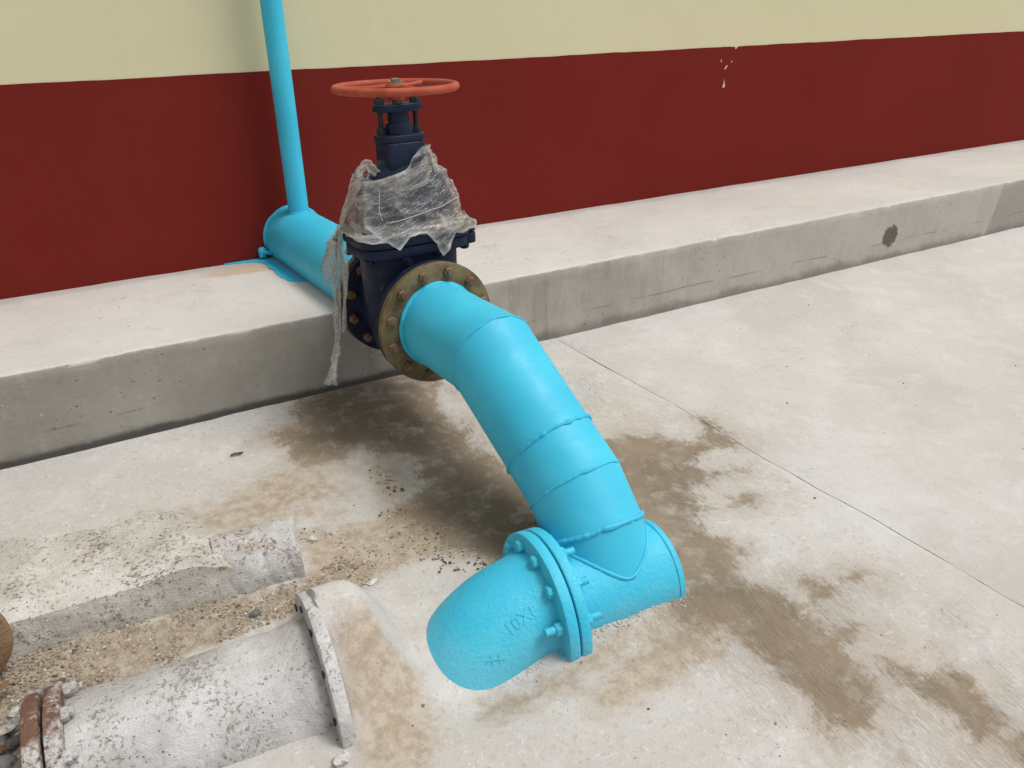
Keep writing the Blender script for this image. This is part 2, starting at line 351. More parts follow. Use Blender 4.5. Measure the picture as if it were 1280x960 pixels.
STONE = mat_mottled('grey_stone', (.25, .24, .235), (.40, .385, .37), (.10, .095, .09), (.30, .23, .17), .5, .4)
DSTONE = mat_mottled('slate_stone', (.10, .105, .115), (.17, .175, .18), (.05, .05, .05), (.2, .18, .15), .5, .3)
WSTONE = mat_mottled('white_stone', (.55, .53, .5), (.66, .65, .63), (.3, .28, .26), (.5, .42, .33), .4, .3)
LEAF = mat_mottled('dead_leaf', (.20, .10, .05), (.30, .18, .09), (.08, .05, .03), (.36, .27, .15), .4, .4)
BARK = mat_mottled('twig_bark', (.10, .085, .065), (.16, .14, .11), (.05, .04, .03), (.2, .16, .1), .4, .4)
def mat_gravel():
    m, nt, b = newmat('sandy_gravel'); s = NT(nt)
    oi = s.n('ShaderNodeNewGeometry'); rnd = oi.outputs['Random Per Island']
    c = s.mix(rnd, (.20, .15, .10), (.42, .36, .28)); c = s.mix(s.ramp(s.math('FRACT', s.math('MULTIPLY', rnd, 7.3)), .9, .95), c, (.56, .53, .49))
    c = s.mix(s.ramp(s.math('FRACT', s.math('MULTIPLY', rnd, 13.1)), .88, .95), c, (.10, .09, .085))
    s.lk(c, b.inputs['Base Color']); b.inputs['Roughness'].default_value = .95; return m
GRAVEL = mat_gravel()
def mat_film():
    m, nt, b = newmat('torn_plastic_film'); s = NT(nt)
    p = s.pos((1, 1, 1), (0, 0, 0), False)
    st = s.noise(5, 6, .68, s.rpos((0, .38, 0), (2.2, 3, 13), False), .5); fi = s.noise(5, 6, .75, s.rpos((0, .30, 0), (5, 9, 75), False), .3)
    f = s.math('ADD', s.math('MULTIPLY', s.ramp(st, .54, .70), .34), s.math('MULTIPLY', s.ramp(fi, .54, .64), .50)); f = s.math('ADD', f, .035)
    f = s.math('ADD', f, s.attr('dense'), 0, True)
    c = s.mix(s.ramp(s.noise(9, 4, .6, p), .4, .65), (.84, .84, .83), (.76, .70, .60))
    s.lk(c, b.inputs['Base Color']); b.inputs['Roughness'].default_value = .32; b.inputs['Specular IOR Level'].default_value = .6
    s.lk(s.bump(s.math('ADD', st, s.math('MULTIPLY', fi, .3)), .3, .008), b.inputs['Normal'])
    tr = s.n('ShaderNodeBsdfTransparent'); tr.inputs[0].default_value = (.95, .95, .94, 1)
    gl = s.n('ShaderNodeBsdfGlossy'); gl.inputs['Roughness'].default_value = .16; s.lk(s.bump(s.math('ADD', st, s.math('MULTIPLY', fi, .5)), .8, .012), gl.inputs['Normal'])
    lw = s.n('ShaderNodeLayerWeight'); lw.inputs[0].default_value = .35
    m1 = s.n('ShaderNodeMixShader'); s.lk(s.ramp(lw.outputs['Fresnel'], 0, .8, .07, .5), m1.inputs[0]); s.lk(tr.outputs[0], m1.inputs[1]); s.lk(gl.outputs[0], m1.inputs[2])
    tl = s.n('ShaderNodeBsdfTranslucent'); s.lk(c, tl.inputs[0]); m0 = s.n('ShaderNodeMixShader'); m0.inputs[0].default_value = .3; s.lk(b.outputs[0], m0.inputs[1]); s.lk(tl.outputs[0], m0.inputs[2])
    mx = s.n('ShaderNodeMixShader'); s.lk(f, mx.inputs[0]); s.lk(m1.outputs[0], mx.inputs[1]); s.lk(m0.outputs[0], mx.inputs[2])
    s.lk(mx.outputs[0], nt.nodes['Material Output'].inputs[0]); return m
FILM = mat_film()

# ------------------------------------------------------------------ the ground: two concrete slabs on a sub-base
SL = .0683; LY, LH = -.8826, .3116
def gz(x, y):
    x = np.asarray(x, float); y = np.asarray(y, float)
    z = SL*(np.maximum(y, -3.3)-LY)
    bump = lambda cx, cyy, rx, ry, h: h*np.exp(-(((x-cx)/rx)**2+((y-cyy)/ry)**2))
    ry = np.where(y < -2.15, .15, .13); k = np.clip((x-.293)/.02, 0, 1)
    z = z+.195*k*np.exp(-(np.abs(np.maximum(x-.33, 0)/.145)**4+np.abs((y+2.15)/ry)**2.2))     # mortar packed behind the grey flange
    z = z-bump(.645, -2.385, .16, .105, .055)               # hollow in front of the elbow
    P_ = np.stack([np.ravel(x), np.ravel(y), np.ravel(x)*0], 1); nz = (fbm(P_, 26, 3, 91)).reshape(np.shape(x))
    ay = -2.255-.0872*(x-1.077); dlat = np.abs(y-ay)-.14; near = np.where((x > .84) & (x < 1.24), np.exp(-(np.maximum(dlat, 0)/.035)**2), 0)
    z = z+near*(.004+.0045*nz)
    z = z-bump(.05, -1.93, .35, .07, .022)                # sandy gutter between haunch and grey pipe
    z = z-bump(-.42, -2.1, .10, .22, .05)
    return z
def sdf(P, poly):
    poly = np.array(poly, float); n = len(poly); d = np.full(len(P), 1e9); ins = np.zeros(len(P), bool)
    for i in range(n):
        a, b = poly[i], poly[(i+1) % n]; e = b-a; wv = P-a
        t = np.clip((wv@e)/(e@e), 0, 1); d = np.minimum(d, np.hypot(*(wv-t[:, None]*e).T))
        c = ((a[1] > P[:, 1]) != (b[1] > P[:, 1])) & (P[:, 0] < (b[0]-a[0])*(P[:, 1]-a[1])/(b[1]-a[1]+1e-12)+a[0]); ins ^= c
    return np.where(ins, d, -d)
WET_SHADE_POLYS = [[(.669, -.884), (.833, -.88), (1.15, -.95), (1.0, -1.199), (1.036, -1.305), (1.062, -1.381), (1.032, -1.52), (1.057, -1.625), (1.066, -1.75), (1.047, -1.881), (1.035, -1.963), (1.07, -2.053), (.945, -2.037), (.89, -1.98), (.819, -1.9), (.764, -1.799), (.734, -1.709), (.82, -1.679), (.886, -1.617), (.89, -1.443), (.8, -1.356), (.745, -1.248), (.638, -1.305), (.568, -1.267), (.526, -1.129), (.651, -1.096)],  # stain under the valve, also takes in painted shade left of the pipe
 [(1.418, -1.614), (1.508, -1.663), (1.622, -1.708), (1.747, -1.827), (1.815, -1.796), (1.85, -1.709), (1.9, -1.773), (1.882, -1.917), (1.73, -1.914), (1.67, -1.959), (1.692, -2.0), (1.816, -2.038), (1.8, -2.074), (1.678, -2.037), (1.571, -2.049), (1.537, -2.15), (1.463, -2.172), (1.443, -2.234), (1.504, -2.336), (1.453, -2.353), (1.417, -2.459), (1.475, -2.5), (1.472, -2.567), (1.56, -2.517), (1.59, -2.584), (1.511, -2.607), (1.456, -2.596), (1.445, -2.679), (1.53, -2.691), (1.515, -2.718), (1.448, -2.732), (1.426, -2.816), (1.397, -2.889), (1.294, -2.934), (1.221, -2.873), (1.235, -2.784), (1.231, -2.675), (1.237, -2.546), (1.147, -2.513), (1.138, -2.419), (1.15, -2.33), (1.196, -2.232), (1.223, -2.112), (1.226, -2.017), (1.355, -1.786)],
 [(1.483, -2.784), (1.519, -2.82), (1.53, -2.873), (1.612, -2.888), (1.617, -2.914), (1.621, -2.94), (1.618, -2.998), (1.606, -3.048), (1.543, -3.066), (1.491, -3.057), (1.459, -2.993), (1.463, -2.911), (1.464, -2.837)],
 [(1.529, -3.085), (1.605, -3.088), (1.618, -3.161), (1.548, -3.218), (1.505, -3.147)],
 [(1.632, -2.137), (1.687, -2.139), (1.723, -2.181), (1.663, -2.193), (1.614, -2.166)], [(1.647, -2.565), (1.704, -2.556), (1.722, -2.586), (1.662, -2.598)]]
TANS = [[(.02, -1.40), (.3, -1.36), (.48, -1.30), (.62, -1.45), (.52, -1.60), (.3, -1.60), (.15, -1.52)], [(.40, -1.62), (.50, -1.70), (.60, -1.70), (.66, -1.66), (.76, -1.70), (.786, -1.826), (.813, -1.911), (.854, -2.013), (.763, -1.976), (.637, -1.931), (.488, -1.935), (.385, -1.842), (.383, -1.753)],
 [(.36, -2.21), (.44, -2.22), (.50, -2.30), (.49, -2.44), (.40, -2.52), (.31, -2.45), (.31, -2.28)],
 [(.715, -1.438), (.771, -1.451), (.764, -1.534), (.738, -1.618), (.696, -1.611), (.682, -1.489)], [(1.05, -2.45), (1.25, -2.47), (1.28, -2.56), (1.0, -2.62), (.8, -2.60), (.82, -2.52)], [(.60, -2.40), (.75, -2.44), (.9, -2.41), (1.2, -2.40), (1.24, -2.45), (.95, -2.49), (.72, -2.51), (.58, -2.46)]]
SANDS = [[(-.6, -1.792), (-.32, -1.782), (.183, -1.819), (.369, -1.852), (.46, -1.821), (.56, -1.876), (.50, -1.97), (.312, -1.951), (-.21, -1.977), (-.276, -2.23), (-.6, -2.3)]]
joint = lambda y: 1.793+.0965*(-.91-y)+.004*np.sin(y*7)+.002*np.sin(y*23)
def jgap(Y):
    P = np.stack([Y.ravel()*0, Y.ravel(), Y.ravel()*0], 1); return (.0012+.0014*np.maximum(0, vnoise(P, 5, 77)+.2)+.0008*vnoise(P, 40, 78)).reshape(Y.shape)
def spread(a, b, fine_a, fine_b, step):
    f = np.arange(fine_a, fine_b, step)
    lo = fine_a-np.geomspace(step, max(fine_a-a, step*1.01), 18)[::-1] if fine_a > a else np.array([])
    hi = fine_b+np.geomspace(step, max(b-fine_b, step*1.01), 18) if b > fine_b else np.array([])
    return np.concatenate([lo, f, [fine_b], hi])
def slab(name, us, ys, xfun, parent):
    U, Y = np.meshgrid(us, ys); X = xfun(U, Y); V = np.stack([X.ravel(), Y.ravel(), gz(X.ravel(), Y.ravel())], 1)
    V[:, 2] += .0022*fbm(V, 6, 3, 5)
    edge = np.abs(X.ravel()-joint(Y.ravel()))
    V[:, 2] -= .0022*np.exp(-(edge/.006)**2)
    nr, nc = len(ys), len(us); F = grid_faces(nr, nc)
    k = len(V); B = V.copy(); ring = [i for i in range(nc)]+[r*nc+nc-1 for r in range(1, nr)]+[(nr-1)*nc+i for i in range(nc-2, -1, -1)]+[r*nc for r in range(nr-2, 0, -1)]
    Bv = V[ring].copy(); Bv[:, 2] -= .10; n = len(ring)
    F += [(ring[i], ring[(i+1) % n], k+(i+1) % n, k+i) for i in range(n)]
    V = np.concatenate([V, Bv])
    o = mesh(name, V, F, GROUND, parent, True, 60); P = V[:, :2]
    for nm, polys in (('wet_shade', WET_SHADE_POLYS), ('tan', TANS), ('sand', SANDS)):
        d = np.max([sdf(P, q)*(.5 if (nm == 'tan' and i == 0) else 1)+(.055 if (nm == 'wet_shade' and i == 0) else 0) for i, q in enumerate(polys)], 0); a = o.data.attributes.new(nm, 'FLOAT', 'POINT'); a.data.foreach_set('value', d.astype(np.float32))  # first stain widened to cover the painted shade under the valve
    return o
ground = mesh('ground', [(-60, -60, -.30), (60, -60, -.30), (60, 60, -.30), (-60, 60, -.30)], [(0, 1, 2, 3)], GROUND, None, False); ground['kind'] = 'structure'
ysl = spread(-9, -.86, -3.15, -.86, .010)
usl = spread(-8, 0, -2.6, 0, .010)
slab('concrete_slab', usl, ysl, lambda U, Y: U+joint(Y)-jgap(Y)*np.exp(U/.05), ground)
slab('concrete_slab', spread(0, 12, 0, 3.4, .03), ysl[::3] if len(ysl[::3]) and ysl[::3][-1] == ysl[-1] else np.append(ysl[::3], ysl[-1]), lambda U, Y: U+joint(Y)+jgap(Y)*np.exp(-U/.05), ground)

# ------------------------------------------------------------------ the building wall
WX0, WX1, WTOP, CZ = -7., 15., 4.2, 1.1003
wall = empty('building_wall', (0, 0, 0), 0, 'long building wall painted cream above a deep maroon dado', 'wall')
def box(name, x0, x1, y0, y1, z0, z1, mat, parent, bev=0):
    bm = bmesh.new(); bmesh.ops.create_cube(bm, size=1)
    for v in bm.verts: v.co = Vector((x0+(v.co.x+.5)*(x1-x0), y0+(v.co.y+.5)*(y1-y0), z0+(v.co.z+.5)*(z1-z0)))
    if bev: bmesh.ops.bevel(bm, geom=bm.edges[:], offset=bev, segments=2, affect='EDGES')
    me = bpy.data.meshes.new(name); bm.to_mesh(me); bm.free(); me.materials.append(mat); return link(name, me, parent)
up = box('upper_wall', WX0, WX1, .0, .25, -.2, WTOP, CREAM, wall); up['label'] = 'cream painted upper wall'
xs = np.sort(np.concatenate([np.arange(WX0, WX1+.01, .04), [3.553, 3.561, 3.568, 3.574, 3.584]])); top = CZ+.0022*vnoise(np.stack([xs, xs*0, xs*0], 1), 3, 2)+.0012*vnoise(np.stack([xs, xs*0, xs*0], 1), 14, 3)
for k, dzc in ((3.553, -.002), (3.561, -.011), (3.568, -.014), (3.574, -.009), (3.584, .0)): top[np.argmin(abs(xs-k))] += dzc
n = len(xs); V = np.concatenate([np.stack([xs, xs*0-.002, xs*0+.28], 1), np.stack([xs, xs*0-.002, top], 1), np.stack([xs, xs*0+.001, top], 1)])
da = mesh('dado', V, grid_faces(3, n), MAROON, wall, False); da['label'] = 'deep maroon painted dado band'
for pts in [[(3.487, .885), (3.502, .885), (3.505, .895), (3.499, .915), (3.496, .929), (3.494, .91)], [(3.490, .984), (3.499, .982), (3.508, .994), (3.514, 1.003), (3.505, 1.002)], [(3.459, 1.022), (3.464, 1.022), (3.463, 1.036), (3.459, 1.036)], [(3.539, 1.016), (3.545, 1.017), (3.544, 1.026), (3.539, 1.026)]]:
    V = [(x, -.0034, z) for x, z in pts]+[(x, -.001, z) for x, z in pts]; k = len(pts)
    mesh('paint_chip', V, [tuple(range(k)), tuple(range(2*k-1, k-1, -1))]+[(i, (i+1) % k, k+(i+1) % k, k+i) for i in range(k)], CHIP, wall, False)

# ------------------------------------------------------------------ concrete ledge along the wall
ledge = empty('concrete_ledge', (0, 0, 0), 0, 'long raised concrete ledge running along the foot of the maroon wall', 'ledge')
def ledge_piece(x0, x1, y_off, parent):
    xs = spread(x0, x1, max(x0, -1.2), min(x1, 5.4), .02) if x0 < 4 else np.arange(x0, x1, .05)
    prof = [(LY, -.12), (LY, -.02)]+[(LY, z) for z in np.linspace(0, LH-.012, 12)]+[(LY+.003, LH-.004), (LY+.010, LH)]+[(y, LH) for y in np.linspace(LY+.03, .05, 24)]
    X = np.repeat(xs, len(prof)); pr = np.array(prof*len(xs)); V = np.stack([X, pr[:, 0]+y_off, pr[:, 1]], 1)
    e = np.exp(-((pr[:, 0]-LY)**2+(pr[:, 1]-LH)**2)/.014**2)
    n1 = fbm(V, 5, 4, 11); n2 = fbm(V, 40, 3, 12); chip = np.maximum(0, vnoise(V, 16, 13)-.45)*e
    V[:, 1] += .0030*n1*(pr[:, 1] < LH-.003)+.0018*e*n2+.012*chip; V[:, 2] += (.0015*n1+.0015*e*n2-.007*chip)*(pr[:, 1] > .2)
    return mesh('ledge_section', V, grid_faces(len(xs), len(prof)), LEDGE, parent, True, 50)
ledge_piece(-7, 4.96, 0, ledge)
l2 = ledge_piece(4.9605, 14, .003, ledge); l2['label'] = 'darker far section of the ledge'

# ------------------------------------------------------------------ valve frame
PS = .0508; CP, SP = math.cos(PS), math.sin(PS)
A0 = np.array([1.003, -1.3983, .392]); NV = np.array([-SP, CP, 0.]); UX = np.array([CP, SP, 0.]); UZ = np.array([0, 0, 1.])
VC = A0+.19*NV
RP = .1365

def flange(name, o, ax, th, mat, parent, R=.2025, ri=.12, n=64, rough=0):
    ax = unit(ax); pr = [(0, ri), (0, R-.004), (.0015, R-.001), (.004, R), (th-.004, R), (th-.0015, R-.001), (th, R-.004), (th, ri)]
    V, F = lathe(pr, n, o, ax, False); F += [((len(pr)-1)*n+j, (len(pr)-1)*n+(j+1) % n, (j+1) % n, j) for j in range(n)]
    if rough: V = V+(rough*fbm(V, 30, 3, 3))[:, None]*unit(np.array([.3, -.5, .8]))
    return mesh(name, V, F, mat, parent)

# ---- inlet pipe with its riser
inlet = empty('inlet_pipe', tuple(A0+NV*1.0), 0, 'blue horizontal pipe lying on the ledge with tall thin riser by the wall', 'pipe')
inlet_o = np.array(inlet.location)
def loc(V, o): return np.asarray(V)-np.asarray(o)
def add_to(root, name, VF, mat, **k): return mesh(name, loc(VF[0], np.array(root.location)), VF[1], mat, root, **k)
sW = 1.3983/CP
V, F = lathe([(s, RP) for s in np.linspace(.37, sW+.03, 24)], 64, A0, NV, False); add_to(inlet, 'pipe', (V, F), BLUE)
f_ = flange('flange', A0+NV*.356-inlet_o, NV, .026, FLANGE, inlet); f_['label'] = 'rusty olive brown rear flange'
rb = A0+NV*(sW-.106)
add_to(inlet, 'riser_pipe', lathe([(s, .0435) for s in np.linspace(.10, 3.4, 20)], 36, rb, UZ, False), BLUE)
t = np.linspace(0, 2*math.pi, 60, endpoint=False); rr = .0465
ring = np.stack([rb[0]+rr*np.cos(t), rb[1]+rr*np.sin(t), rb[2]+np.sqrt(RP**2-(rr*np.cos(t))**2)+.001], 1)
add_to(inlet, 'weld_bead', tube(ring, list(.0045+.001*vnoise(ring, 70, 1)), 8, True), BLUE_ROUGH)
wallc = np.array([A0[0]+NV[0]*sW, -.004, A0[2]])
ring = np.stack([wallc[0]+(RP+.002)*np.cos(t), t*0-.004, wallc[2]+(RP+.002)*np.sin(t)], 1)
add_to(inlet, 'collar', tube(ring, list(.006+.002*vnoise(ring, 40, 4)), 8, True), BLUE_ROUGH)
lug = merge([superloft([(-.02, .016, .016, 3), (.012, .018, .017, 3), (.022, .010, .010, 3)], 16), tube([(-.002, -.02, .004), (.03, -.015, -.004), (.06, -.01, -.012)], [.009, .010, .008], 8)])
add_to(inlet, 'lug', (lug[0]+np.array([.772, -.018, .345]), lug[1]), BLUE_ROUGH)
# painted smear along the foot of the pipe and wall
pa = [(.60, -.004), (.70, -.006), (.79, -.004), (.815, -.1), (.815, -.2), (.822, -.3), (.83, -.4), (.84, -.46), (.80, -.44), (.775, -.40), (.762, -.33), (.765, -.25), (.757, -.17), (.764, -.10), (.74, -.06), (.70, -.035), (.65, -.025)]
pp = []
for i in range(len(pa)):
    a, b = np.array(pa[i]), np.array(pa[(i+1) % len(pa)])
    for q in np.linspace(0, 1, 6, endpoint=False): pp.append(a+(b-a)*q)
pp = np.array(pp); P3 = np.column_stack([pp, pp[:, 0]*0]); jit = np.stack([vnoise(P3, 60, 1), vnoise(P3, 60, 2)], 1)*.005; jit[:18] *= .2; pp = pp+jit; k = len(pp)
V = np.concatenate([np.column_stack([pp, np.full(k, LH+.0045)]), np.column_stack([pp, np.full(k, LH-.004)])])
sm = add_to(inlet, 'paint_smear', (V, [tuple(range(k))]+[(i, (i+1) % k, k+(i+1) % k, k+i) for i in range(k)]), BLUE, smooth=False); sm['label'] = 'blue paint spilled on the ledge beside the pipe'

# ---- gate valve
valve = empty('gate_valve', tuple(VC-UZ*.2025), PS, 'dark navy gate valve with orange handwheel between two brown flanges', 'valve')
ZO = .2025                       # pipe axis height above the valve's base, local frame: x across, y along flow, z up
def vm(name, VF, mat, parent=valve, **k):
    V = np.asarray(VF[0])+np.array([0, 0, ZO]); return mesh(name, V, VF[1], mat, parent, **k)
body = superloft([(-.188, .03, .03, 2), (-.182, .07, .055, 2), (-.165, .105, .075, 2.2), (-.12, .135, .09, 2.4), (-.05, .15, .098, 2.8), (.05, .158, .10, 3.2), (.14, .158, .10, 3.4), (.215, .158, .10, 3.6)], 64)
vm('body', body, NAVY)
for s in (-1, 1):
    vm('flow_neck', lathe([(0, .15), (.05, .15), (.09, .145), (.125, .145), (.136, .152)], 48, (0, 0, 0), (0, s, 0), False), NAVY)
    flange('flange', (0, s*.135, ZO), (0, s, 0), .028, NAVY, valve, R=.2005, ri=.10)
def rrect(z0, z1, a, b, e, n=72, bev=.005):
    return superloft([(z0, a-bev, b-bev, e), (z0+bev*.4, a-bev*.3, b-bev*.3, e), (z0+bev, a, b, e), (z1-bev, a, b, e), (z1-bev*.4, a-bev*.3, b-bev*.3, e), (z1, a-bev, b-bev, e)], n)
vm('body_top_flange', rrect(.213, .2485, .193, .118, 4.2), NAVY)
vm('bonnet_flange', rrect(.2505, .286, .20, .124, 4.2), NAVY)
bon = vm('bonnet', superloft([(.284, .172, .105, 3), (.31, .166, .098, 2.8), (.36, .160, .090, 2.6), (.41, .146, .080, 2.5), (.445, .126, .068, 2.4), (.475, .10, .056, 2.4), (.495, .078, .05, 2.6), (.51, .06, .045, 3)], 56), NAVY)
vm('stuffing_block', rrect(.47, .556, .068, .052, 7, bev=.004), NAVY)
vm('stuffing_flange', rrect(.556, .578, .078, .050, 3.4, bev=.003), NAVY)
vm('stuffing_box', lathe([(.576, .044), (.600, .044), (.612, .041), (.614, .034), (.646, .033)], 40, (0, 0, 0), UZ), NAVY)
vm('gland_plate', rrect(.645, .668, .080, .040, 2.4, bev=.003), NAVY)
for s in (-1, 1):
    vm('gland_stud', merge([lathe([(.57, .008), (.69, .008)], 10, (s*.06, 0, 0), UZ), hexbolt((s*.06, 0, .578), UZ, .0155, .022), hexbolt((s*.06, 0, .667), UZ, .0155, .018)]), BLACKBOLT)
vm('stem', lathe([(.64, .015), (.735, .014)], 20, (0, 0, 0), UZ), STEEL)
WZ = .7146
t = np.linspace(0, 2*math.pi, 72, endpoint=False)
rim = np.stack([.184*np.cos(t), .184*np.sin(t), np.full(72, WZ)], 1)
wh = vm('handwheel', tube(rim, .0120, 14, True), WHEEL); wh['label'] = 'orange painted handwheel'
def wpart(name, VF, mat): return vm(name, VF, mat, parent=wh)
wpart('hub', lathe([(WZ-.036, .024), (WZ-.012, .028), (WZ+.004, .034), (WZ+.012, .030), (WZ+.014, .02)], 28, (0, 0, 0), UZ), WHEEL)
for a in (38, 158, 278):
    ca, sa = math.cos(R_(a)), math.sin(R_(a)); sp = []
    for q, (dz, wd) in zip(np.linspace(.02, .178, 9), [(.003, .012), (.003, .0115), (.002, .010), (.001, .0092), (0, .0088), (0, .0088), (0, .0088), (0, .010), (0, .0115)]): sp.append(((q*ca, q*sa, WZ+dz), wd))
    V, F = tube([p for p, _ in sp], [wd for _, wd in sp], 10); V[:, 2] = WZ+(V[:, 2]-WZ)*.7; wpart('spoke', (V, F), WHEEL)
wpart('wheel_nut', merge([lathe([(WZ+.013, .026), (WZ+.017, .026)], 24, (0, 0, 0), UZ), lathe([(WZ+.017, .0165), (WZ+.024, .0165), (WZ+.026, .013)], 4, (0, 0, 0), UZ, True, .6)]), STEEL)
for z0, z1 in ((.2515, .292), (.212, .2475)): vm('lug', tuple([np.array(rrect(z0, z1, .026, .026, 3, 24, .003)[0])+np.array([.196, -.055, 0]), rrect(z0, z1, .026, .026, 3, 24, .003)[1]]), NAVY)
# bonnet flange bolts (hex heads round the edge)
for bx, by in ((.172, .02), (.172, -.075), (-.172, -.075), (-.172, .02), (.06, -.106), (-.06, -.106), (.172, .085), (-.172, .085)):
    vm('bonnet_bolt', merge([lathe([(.205, .009), (.295, .009)], 10, (bx, by, 0), UZ), hexbolt((bx, by, .286), UZ, .0165, .016, phase=bx), hexbolt((bx, by, .213), -UZ, .0165, .014)]), NAVY)
# flange bolts: twelve through each pair of flanges
for side in (-1, 1):
    for k in range(12):
        a = R_(15+30*k); bx, bz = .172*math.cos(a), .172*math.sin(a)
        yf = side*.19; ph = random.random()*6
        o1 = np.array([bx, yf+side*.0005, bz]); o2 = np.array([bx, side*.1345, bz])
        VF = merge([lathe([(0, .0105), (.0565, .0105)], 10, o2-np.array([0, side*.0005, 0]), (0, side, 0)), hexbolt(o1, (0, side, 0), .0175, .013, .0105, .004+.006*random.random(), ph), hexbolt(o2, (0, -side, 0), .0175, .016, .0105, .010, ph+.4)])
        vm('bolt', VF, BOLT)

# ---- outlet pipe: mitred bend down to a tee lying in the concrete
P1 = np.array([1.020, -1.734, .392]); P3 = np.array([1.076, -2.090, .121]); P4 = np.array([1.077, -2.181, .028]); P5 = np.array([1.077, -2.255, -.107])
TY = -.087; TD = np.array([math.cos(TY), math.sin(TY), 0]); TN = np.array([-math.sin(TY), math.cos(TY), 0]); T0 = P5
outlet = empty('outlet_pipe', tuple(T0), 0, 'blue mitred pipe sloping down from the valve into a half buried tee', 'pipe')
def mitre_ring(Q, da, db, n=72, r=RP):
    m = unit(da+db) if db is not None else da; e1, e2 = frame(da); t = np.arange(n)*2*math.pi/n
    o = r*(np.cos(t)[:, None]*e1+np.sin(t)[:, None]*e2); return Q+o-((o@m)/(da@m))[:, None]*da
def seg_between(Qa, ma, Qb, mb, ax, n=72, rows=6):
    """straight pipe about axis ax cut by plane normals ma and mb"""
    e1, e2 = frame(ax); t = np.arange(n)*2*math.pi/n; o = RP*(np.cos(t)[:, None]*e1+np.sin(t)[:, None]*e2)
    a = Qa+o-((o@ma)/(ax@ma))[:, None]*ax; b = Qb+o-((o@mb)/(ax@mb))[:, None]*ax
    return np.concatenate([a+(b-a)*q for q in np.linspace(0, 1, rows)]), grid_faces(rows, n, True)
D0, D1, D2, D3 = unit(P1-A0), unit(P3-P1), unit(P4-P3), unit(P5-P4)
PW = P1+.70*(P3-P1)
segs = [(A0, D0, P1, unit(D0+D1), D0), (P1, unit(D0+D1), PW, D1, D1), (PW, D1, P3, unit(D1+D2), D1), (P3, unit(D1+D2), P4, unit(D2+D3), D2), (P4, unit(D2+D3), P5, D3, D3)]
for s in segs: add_to(outlet, 'pipe_segment', seg_between(*s), BLUE)
def bead(Q, ma, ax, rad, amp, seed):
    e1, e2 = frame(ax); t = np.linspace(0, 2*math.pi, 220, endpoint=False); o = (RP+.0005)*(np.cos(t)[:, None]*e1+np.sin(t)[:, None]*e2)
    ring = Q+o-((o@ma)/(ax@ma))[:, None]*ax
    n = vnoise(ring, 45, seed)+.6*vnoise(ring, 12, seed+5); n2 = vnoise(ring, 110, seed+1)
    ring = ring+ax*(.0026*vnoise(ring, 32, seed+2))[:, None]; ring = Q+(ring-Q)*.9985
    return tube(ring, list(np.maximum(.0012, rad+amp*n+amp*.5*n2)), 8, True)
add_to(outlet, 'weld_bead', bead(A0-NV*.006, D0, D0, .007, .0012, 1), BLUE)
add_to(outlet, 'weld_bead', bead(P1, unit(D0+D1), D0, .0028, .0014, 2), BLUE_ROUGH)
add_to(outlet, 'weld_bead', bead(PW, D1, D1, .0050, .0036, 3), BLUE_ROUGH)
add_to(outlet, 'weld_bead', bead(P3, unit(D1+D2), D1, .0036, .0020, 4), BLUE_ROUGH)
add_to(outlet, 'weld_bead', bead(P4, unit(D2+D3), D2, .0058, .0030, 5), BLUE_ROUGH)
# tee barrel and its plain end
XE, XF = .152, -.164; RB = .1405
add_to(outlet, 'tee_barrel', lathe([(s, RB) for s in np.linspace(XF-.01, XE, 14)], 72, T0, TD, False), BLUE_ROUGH)
add_to(outlet, 'end_cap', lathe([(XE-.012, RB-.006), (XE-.012, RB-.001), (XE+.001, RB+.0005), (XE+.004, RB-.004), (XE+.005, RB*.5), (XE+.005, .002)], 72, T0, TD, True), BLUE_ROUGH)
ring = T0+TD*(XE-.014)+(RB+.0005)*(np.cos(t)[:, None]*TN+np.sin(t)[:, None]*UZ)
add_to(outlet, 'weld_bead', tube(ring, list(.0026+.0012*vnoise(ring, 60, 9)), 8, True), BLUE_ROUGH)
# saddle weld where the branch meets the barrel
e1, e2 = frame(D3); sad = []
for q in np.linspace(0, 2*math.pi, 260, endpoint=False):
    o = P4+(RP+.001)*(math.cos(q)*e1+math.sin(q)*e2)-T0
    a = D3-TD*(D3@TD); b = o-TD*(o@TD); A = a@a; B = 2*a@b; Cc = b@b-(RB+.001)**2; disc = B*B-4*A*Cc
    s = (-B-math.sqrt(max(disc, 0)))/(2*A); sad.append(T0+o+D3*s)
sad = np.array(sad); add_to(outlet, 'weld_bead', tube(sad, list(.0052+.0015*vnoise(sad, 50, 6)+.0008*vnoise(sad, 120, 7)), 8, True), BLUE_ROUGH)
flange('flange', T0+TD*XF-T0, -TD, .029, BLUE_ROUGH, outlet)
f_ = flange('flange', A0+NV*.0-T0, NV, .026, FLANGE, outlet); f_['label'] = 'rusty olive brown flange bolted to the valve'

